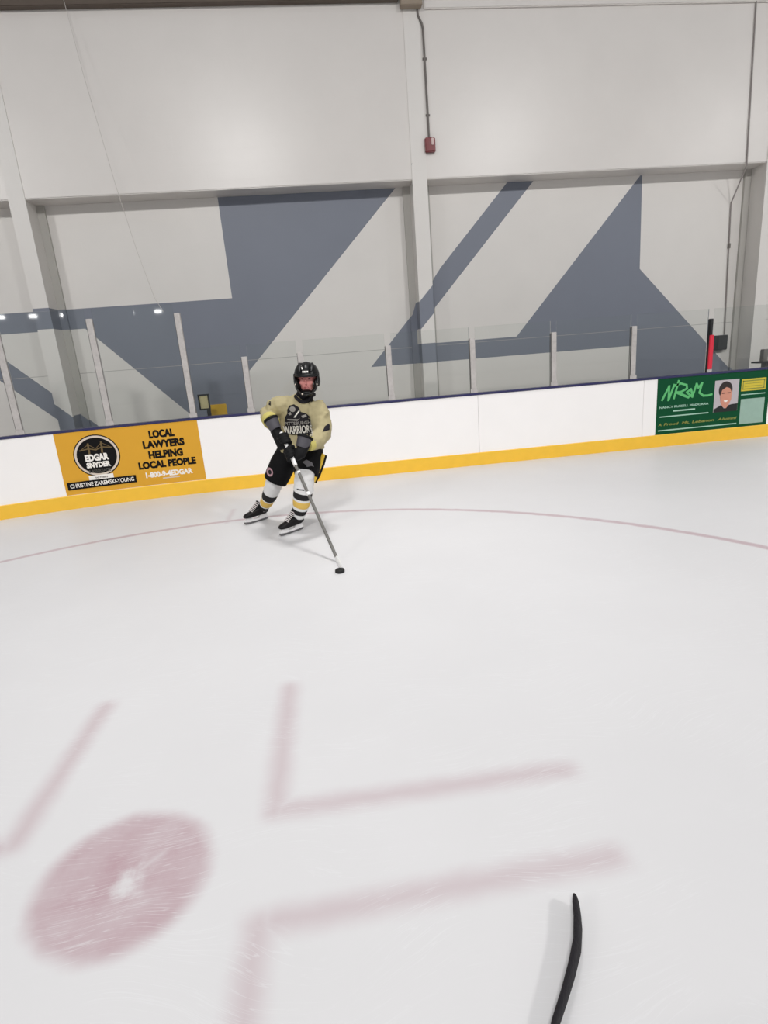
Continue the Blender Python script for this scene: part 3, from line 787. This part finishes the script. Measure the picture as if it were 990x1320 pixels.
cloth_print('crest_figure', [(-.15, 1.135), (-.105, 1.145), (-.10, 1.125), (-.14, 1.112)], M['jgrey'], jt, plate, off=.0065, step=.01)
cloth_print('crest_stroke', [(-.225, 1.125), (-.212, 1.120), (-.158, 1.180), (-.166, 1.188)], M['jwhite'], jt, plate, off=.0065, step=.01)
cloth_print('crest_stroke', [(-.285, 1.10), (-.19, 1.09), (-.165, 1.112), (-.18, 1.105), (-.285, 1.112)], M['jgrey'], jt, plate, off=.0065, step=.01)
cloth_text('PITTSBURGH', -.315, -.07, 1.052, 1.084, M['jgrey'], jt, plate)
cloth_text('WARRIORS', -.338, -.062, .966, 1.044, M['jwhite'], jt, plate, bold=.03)
cloth_print('sleeve_patch', [(.03, .985), (.098, .99), (.105, 1.035), (.092, 1.045), (.058, 1.03)], M['jdark'], jt, jersey)
cloth_print('sleeve_patch', [(-.445, 1.255), (-.425, 1.245), (-.42, 1.285), (-.435, 1.30)], M['jdark'], jt, jersey)
# dark collar
bm = bmesh.new()
n = 28; ringp = []
for k in range(n + 1):
    a = 2 * PI * k / n; dip = .05 * max(0, math.cos(a)) ** 3
    ringp.append(P(-.098, 5.538, 1.312) + Vector((math.sin(a) * .088, 0, 0)) + FR * (math.cos(a) * .088) - Vector((0, 0, dip)))
tube(bm, ringp, [(.013, .017)] * (n + 1), 10)
obj('collar', bm, M['jdark'], jersey, smooth=True)

# pants
bm = bmesh.new()
tube(bm, [P(-.20, 5.71, .90), P(-.215, 5.73, .82), P(-.23, 5.74, .73), P(-.235, 5.74, .67)], [(.19, .145), (.212, .165), (.205, .165), (.13, .12)], 24, up=FR)
tube(bm, [P(-.31, 5.77, .76), P(-.41, 5.785, .62), P(-.498, 5.80, .475)], [.132, .130, .122], 20)
tube(bm, [P(-.115, 5.70, .78), P(-.135, 5.60, .69), P(-.170, 5.495, .567)], [.138, .134, .120], 20)
tube(bm, [P(-.06, 5.68, .76), P(-.085, 5.60, .64), P(-.115, 5.56, .54)], [(.08, .09), (.05, .07), (.025, .05)], 16)
pants = fuse('hockey_pants', bm, M['pants'], person, .010, 4, .010, .08)
pt = bvh(pants)
cloth_print('pants_badge', circle_pts(-.53, .59, .034, .042, 24), M['pink'], pt, pants)
cloth_print('pants_badge', circle_pts(-.528, .59, .017, .022, 20), M['jdark'], pt, pants, off=.0065)
cloth_print('pants_badge', [(-.19, .70), (-.15, .72), (-.10, .69), (-.085, .645), (-.11, .66), (-.15, .655), (-.165, .68)], mat('dull grey print', S2L((104, 102, 106)), .7), pt, pants)
bm = bmesh.new(); tube(bm, [P(.018, 5.58, .735), P(-.015, 5.55, .66), P(-.06, 5.52, .57), P(-.105, 5.50, .49)], [(.010, .022), (.011, .022), (.010, .020), (.006, .016)], 12)
obj('side_stripe', bm, M['stripe'], pants, smooth=True)
bm = bmesh.new(); tube(bm, [P(.034, 5.62, .72), P(.0, 5.59, .64), P(-.05, 5.545, .545), P(-.097, 5.52, .478)], [(.012, .026), (.012, .026), (.012, .024), (.008, .020)], 12)
obj('side_panel', bm, M['pants'], pants, smooth=True)

# socks with black and gold bands (knit pattern follows the leg)
def sock(pts, rads, bands):
    pts = [Vector(q) for q in pts]
    def at(z):
        for (a, ra), (b, rb) in zip(zip(pts, rads), zip(pts[1:], rads[1:])):
            if a.z >= z >= b.z:
                t = (a.z - z) / (a.z - b.z); return a.lerp(b, t), ra + (rb - ra) * t
    zs = {p.z for p in pts} | {z for b in bands for z in b[:2]}
    z = pts[0].z
    while z > pts[-1].z: zs.add(round(z, 4)); z -= .02
    zs = sorted([z for z in zs if pts[-1].z <= z <= pts[0].z], reverse=True)
    P_, R2, MI = [], [], []
    for i, z in enumerate(zs):
        p, r = at(z); P_.append(p); R2.append(r * (1 + .02 * math.sin(z * 90)))
    for i in range(len(zs)):
        zm = (zs[i] + zs[min(i + 1, len(zs) - 1)]) / 2
        MI.append(next((m for a, b, m in bands if b < zm < a), 0))
    bm = bmesh.new(); tube(bm, P_, R2, 20, mi=MI)
    o = obj('sock', bm, [M['sock'], M['sockblack'], M['sockgold']], person, smooth=True)
    return o
s1 = sock([P(-.47, 5.80, .53), P(-.51, 5.83, .45), P(-.568, 5.92, .33), P(-.63, 6.01, .22), P(-.688, 6.098, .145)], [.086, .088, .082, .068, .058], [(.345, .275, 1), (.262, .205, 2), (.192, .148, 1)])
s2 = sock([P(-.172, 5.49, .62), P(-.187, 5.475, .55), P(-.212, 5.485, .42), P(-.25, 5.52, .28), P(-.297, 5.560, .145)], [.088, .096, .096, .084, .064], [(.413, .350, 1), (.325, .262, 2), (.235, .185, 1)])
s1['label'] = 'white sock with black and gold bands on the trailing leg'; s2['label'] = 'white sock with black and gold bands on the leading leg'
cloth_print('sock_print', [(-.27, .447), (-.20, .435), (-.20, .447), (-.27, .459)], M['sockblack'], bvh(s2), s2)

# skates
def skate(heel, toe, label, lift=0.):
    heel, toe = Vector(heel), Vector(toe); d = (toe - heel).normalized(); s = Vector((-d.y, d.x, 0)); u = Vector((0, 0, 1))
    o_ = heel - BASE + u * .0005
    def Q(x, y, z): return o_ + d * x + s * y + u * z
    bm = bmesh.new()
    secs = [(-.005, .030, .085, .150), (.03, .038, .068, .165), (.10, .042, .066, .160), (.16, .045, .066, .142), (.22, .047, .066, .125), (.262, .040, .068, .115), (.288, .022, .074, .102)]
    loft(bm, [[Q(x, w * math.copysign(abs(math.cos(t)) ** .8, math.cos(t)), (a + b) / 2 + (b - a) / 2 * math.copysign(abs(math.sin(t)) ** .8, math.sin(t))) for t in [2 * PI * k / 18 for k in range(18)]] for x, w, a, b in secs])
    tube(bm, [Q(.055, 0, .10), Q(.048, 0, .16), Q(.050, 0, .19)], [(.040, .046), (.038, .046), (.036, .046)], 18, up=d)
    boot = fuse('skate', bm, M['skate'], person, .0055, 3); boot['label'] = label
    bm = bmesh.new(); tube(bm, [Q(.175, 0, .142), Q(.13, 0, .172), Q(.105, 0, .195), Q(.104, 0, .225)], [(.024, .010), (.026, .011), (.026, .011), (.024, .007)], 12, up=d)
    obj('tongue', bm, M['skate'], boot, smooth=True)
    bm = bmesh.new()
    for k in range(7):
        t = k / 6; x = .208 - .088 * t; z = .140 + .066 * t ** 1.1; w = .030
        tube(bm, [Q(x - .012, -w, z - .012), Q(x + .002, -w * .4, z + .006), Q(x + .002, w * .4, z + .006), Q(x - .012, w, z - .012)], [.0048] * 4, 8)
    obj('laces', bm, M['lace'], boot, smooth=True)
    bm = bmesh.new()
    prof = [(0, .030), (.06, .024), (.14, .022), (.23, .024), (.292, .034), (.275, .052), (.262, .072), (.20, .072), (.185, .044), (.115, .042), (.10, .072), (.02, .074), (.012, .05)]
    loft(bm, [[Q(x, y, z) for x, z in prof] for y in (-.013, .013)]); obj('blade_holder', bm, M['holder'], boot)
    bm = bmesh.new()
    prof = [(-.004, .014), (.012, .003), (.04, 0), (.25, 0), (.278, .005), (.298, .018), (.294, .034), (.23, .0235), (.06, .0235), (.0, .0295)]
    loft(bm, [[Q(x, y, z) for x, z in prof] for y in (-.0022, .0022)]); obj('runner', bm, M['steel'], boot)
skate((-.652, 6.135, 0), (-.878, 5.960, 0), 'black skate on the trailing foot')
skate((-.262, 5.590, 0), (-.480, 5.40, 0), 'black skate on the leading foot')

# gloves closed round the shaft
def glove(c, a, wrist, nsign, label):
    c, a, wrist = Vector(c), Vector(a).normalized(), Vector(wrist)
    wv = wrist - c; w = (wv - a * wv.dot(a)).normalized(); nn = a.cross(w) * nsign
    bm = bmesh.new()
    def arc(t, ang, r): return c + a * t + (w * math.cos(ang) + nn * math.sin(ang)) * r
    for k, (t, ln) in enumerate(((.042, .94), (.014, 1.0), (-.014, .97), (-.041, .84))):
        angs = [math.radians(70 + q * 240 * ln / 7) for q in range(8)]
        tube(bm, [arc(t, q, .040 if i else .046) for i, q in enumerate(angs)], [.0165, .0175, .0175, .016, .0165, .0155, .015, .012], 12, up=a)
    tube(bm, [arc(.045, math.radians(20), .052), arc(.060, math.radians(-25), .046), arc(.058, math.radians(-75), .040), arc(.052, math.radians(-115), .037)], [.019, .019, .018, .013], 12, up=a)
    back = [arc(0, math.radians(78), .050), arc(.0, math.radians(40), .062), c + w * .095 + nn * .022, wrist + (wrist - c).normalized() * .03]
    tube(bm, back, [(.054, .022), (.056, .034), (.054, .046), (.050, .046)], 16, up=nn, sq=.75)
    g = fuse('glove', bm, M['glove'], person, .0055, 2); g['label'] = label
    ax = (wrist - (c + w * .095 + nn * .035)).normalized()
    bm = bmesh.new(); tube(bm, [wrist - ax * .015, wrist + ax * .035, wrist + ax * .085], [(.056, .050), (.064, .058), (.070, .064)], 18, up=nn)
    obj('cuff', bm, M['cuff'], g, smooth=True, angle=60)
    bm = bmesh.new(); tube(bm, [wrist + ax * .075, wrist + ax * .088, wrist + ax * .10], [(.073, .067), (.076, .070), (.073, .067)], 18, up=nn)
    obj('cuff_edge', bm, M['glove'], g, smooth=True)
    for q in (.03, .0):
        bm = bmesh.new(); e = arc(0, math.radians(52), .084); tube(bm, [e - a * .04 + w * q, e + nn * .004 + w * q, e + a * .04 + w * q], [(.010, .007)] * 3, 10, up=nn)
        obj('finger_roll', bm, M['glove'], g, smooth=True)
    return g
SA = Vector((-.372, .735, .976)).normalized()
glove(P(-.316, 5.20, .955), SA, P(-.395, 5.34, 1.055), -1, 'black glove gripping the top of the stick')
glove(P(-.272, 5.112, .838), SA, P(-.165, 5.20, .885), 1, 'black glove lower on the stick with a grey cuff')
for q, rr in (([P(-.452, 5.53, 1.122), P(-.438, 5.48, 1.112), P(-.422, 5.43, 1.10)], [.074, .079, .074]), ([P(-.07, 5.275, .897), P(-.088, 5.26, .894), P(-.118, 5.234, .889)], [.062, .066, .058])):
    bm = bmesh.new(); tube(bm, q, rr, 18); obj('sleeve_cuff', bm, M['jyellow'], person, smooth=True)

# ------------------------------------------------------------------ puck and sticks
bm = bmesh.new()
prof = [(.0, 0), (.034, 0), (.038, .004), (.038, .0214), (.034, .0254), (0, .0254)]
n = 36; rings = []
for r, z in prof[1:-1]: rings.append([(r * math.cos(2 * PI * k / n), r * math.sin(2 * PI * k / n), z) for k in range(n)])
loft(bm, rings)
pk = obj('puck', bm, M['puck'], smooth=True, angle=40); pk.location = (.045, 4.262, .0005)
tag(pk, 'black rubber puck on the ice in front of the skater stick', 'puck')

def stick(name, label, heel, butt, toe, tapes, ph, pw, lean, shaft_m, blade_m):
    heel, butt, toe = Vector(heel), Vector(butt), [Vector(q) for q in toe]
    t = empty(name, heel, label, 'hockey stick')
    d = butt - heel; L_ = d.length; d.normalize()
    bm = bmesh.new()
    tube(bm, [Vector((0, 0, 0)) + d * q for q in (.0, .02, L_ * .5, L_)], [(.011, .015)] * 4, 12, sq=.6)
    obj('shaft', bm, shaft_m, t, smooth=True)
    for nm, a, b, m in tapes:
        bm = bmesh.new(); tube(bm, [d * (L_ * a), d * (L_ * (a + b) / 2), d * (L_ * b)], [(.0145, .0185)] * 3, 12, sq=.6)
        obj(nm, bm, m, t, smooth=True)
    bm = bmesh.new(); rings = []
    pts = [heel] + toe
    for i, p in enumerate(pts):
        a = pts[max(0, i - 1)]; b = pts[min(len(pts) - 1, i + 1)]
        tg = (b - a); tg.z = 0; tg.normalize(); s = Vector((-tg.y, tg.x, 0))
        h = ph[i]; w = pw[i]; c0 = Vector((p.x, p.y, .003)) - heel
        ring = []
        for k in range(12):
            an = 2 * PI * k / 12
            hz = h * .5 * (1 + math.copysign(abs(math.sin(an)) ** .7, math.sin(an)))
            ring.append(c0 + s * (w * .5 * math.cos(an) + lean[i] * (hz / h - .5) * h) + Vector((0, 0, hz)))
        rings.append(ring)
    loft(bm, rings)
    obj('blade', bm, blade_m, t, smooth=True, angle=60)
    return t
stick('hockey_stick', 'grey hockey stick with white taped blade held by the skater', (.030, 4.515, .042), (-.342, 5.25, 1.018),
      [(.036, 4.46, 0), (.044, 4.40, 0), (.053, 4.345, 0), (.058, 4.312, 0)], [('grip_tape', .72, 1.0, M['tape']), ('tape_ring', .475, .50, M['tape']), ('tape_ring', .655, .67, M['tape'])],
      [.05, .062, .064, .058, .03], [.02, .012, .012, .012, .008], [0, .1, .15, .2, .2], M['shaft'], M['tape'])
stick('hockey_stick', 'black taped stick blade poking in at the bottom right', (.355, .885, .05), (.15, .25, .98),
      [(.413, .966, 0), (.46, 1.02, 0), (.507, 1.078, 0), (.548, 1.135, 0), (.578, 1.195, 0), (.594, 1.238, 0), (.604, 1.262, 0)], [('tape_wrap', .02, .1, M['btape'])],
      [.05, .06, .066, .07, .07, .07, .068, .058], [.02, .015, .015, .016, .017, .018, .018, .015], [0, .02, .05, .1, .16, .2, .22, .22], M['darkmetal'], M['btape'])

# ------------------------------------------------------------------ light: a row of high-bay floods, an added fill row and the hall's bounce
def area(x, y, z, sx, sy, e, tilt=0., spread=120, col=(1, .988, .975)):
    d = bpy.data.lights.new('arena_or_fill_light', 'AREA'); d.shape = 'RECTANGLE'; d.size = sx; d.size_y = sy; d.energy = e; d.color = col; d.spread = math.radians(spread)
    o = bpy.data.objects.new('arena_or_fill_light', d); o.location = (x, y, z); o.rotation_euler = (math.radians(tilt), 0, 0); C.objects.link(o)
for x in (-11.0, -1.7, 7.6, 16.9):
    area(x, -5.3, 9.0, 1.4, .7, 300, 45, 118)      # floods tilted towards the far wall
    area(x + 2.5, 5.0, 9.3, 1.4, .7, 64, 0, 75)   # added fill row: narrow beams that even out the ice near the boards
for x in (-5.4, -2.2):
    area(x, -20.8, 5.0, .34, .14, 6, 90, 180)       # lobby lamps on the opposite side, seen mirrored in the corner glass
w = bpy.data.worlds.new('hall'); bpy.context.scene.world = w; w.use_nodes = True
w.node_tree.nodes['Background'].inputs['Color'].default_value = (.95, .97, 1, 1)
w.node_tree.nodes['Background'].inputs['Strength'].default_value = .31
sc = bpy.context.scene
sc.view_settings.view_transform = 'Standard'; sc.view_settings.look = 'None'; sc.view_settings.gamma = 1; sc.view_settings.use_curve_mapping = False
sc.view_settings.exposure = 0.0
sc.cycles.use_denoising = True
sc.cycles.max_bounces = 8; sc.cycles.transparent_max_bounces = 16
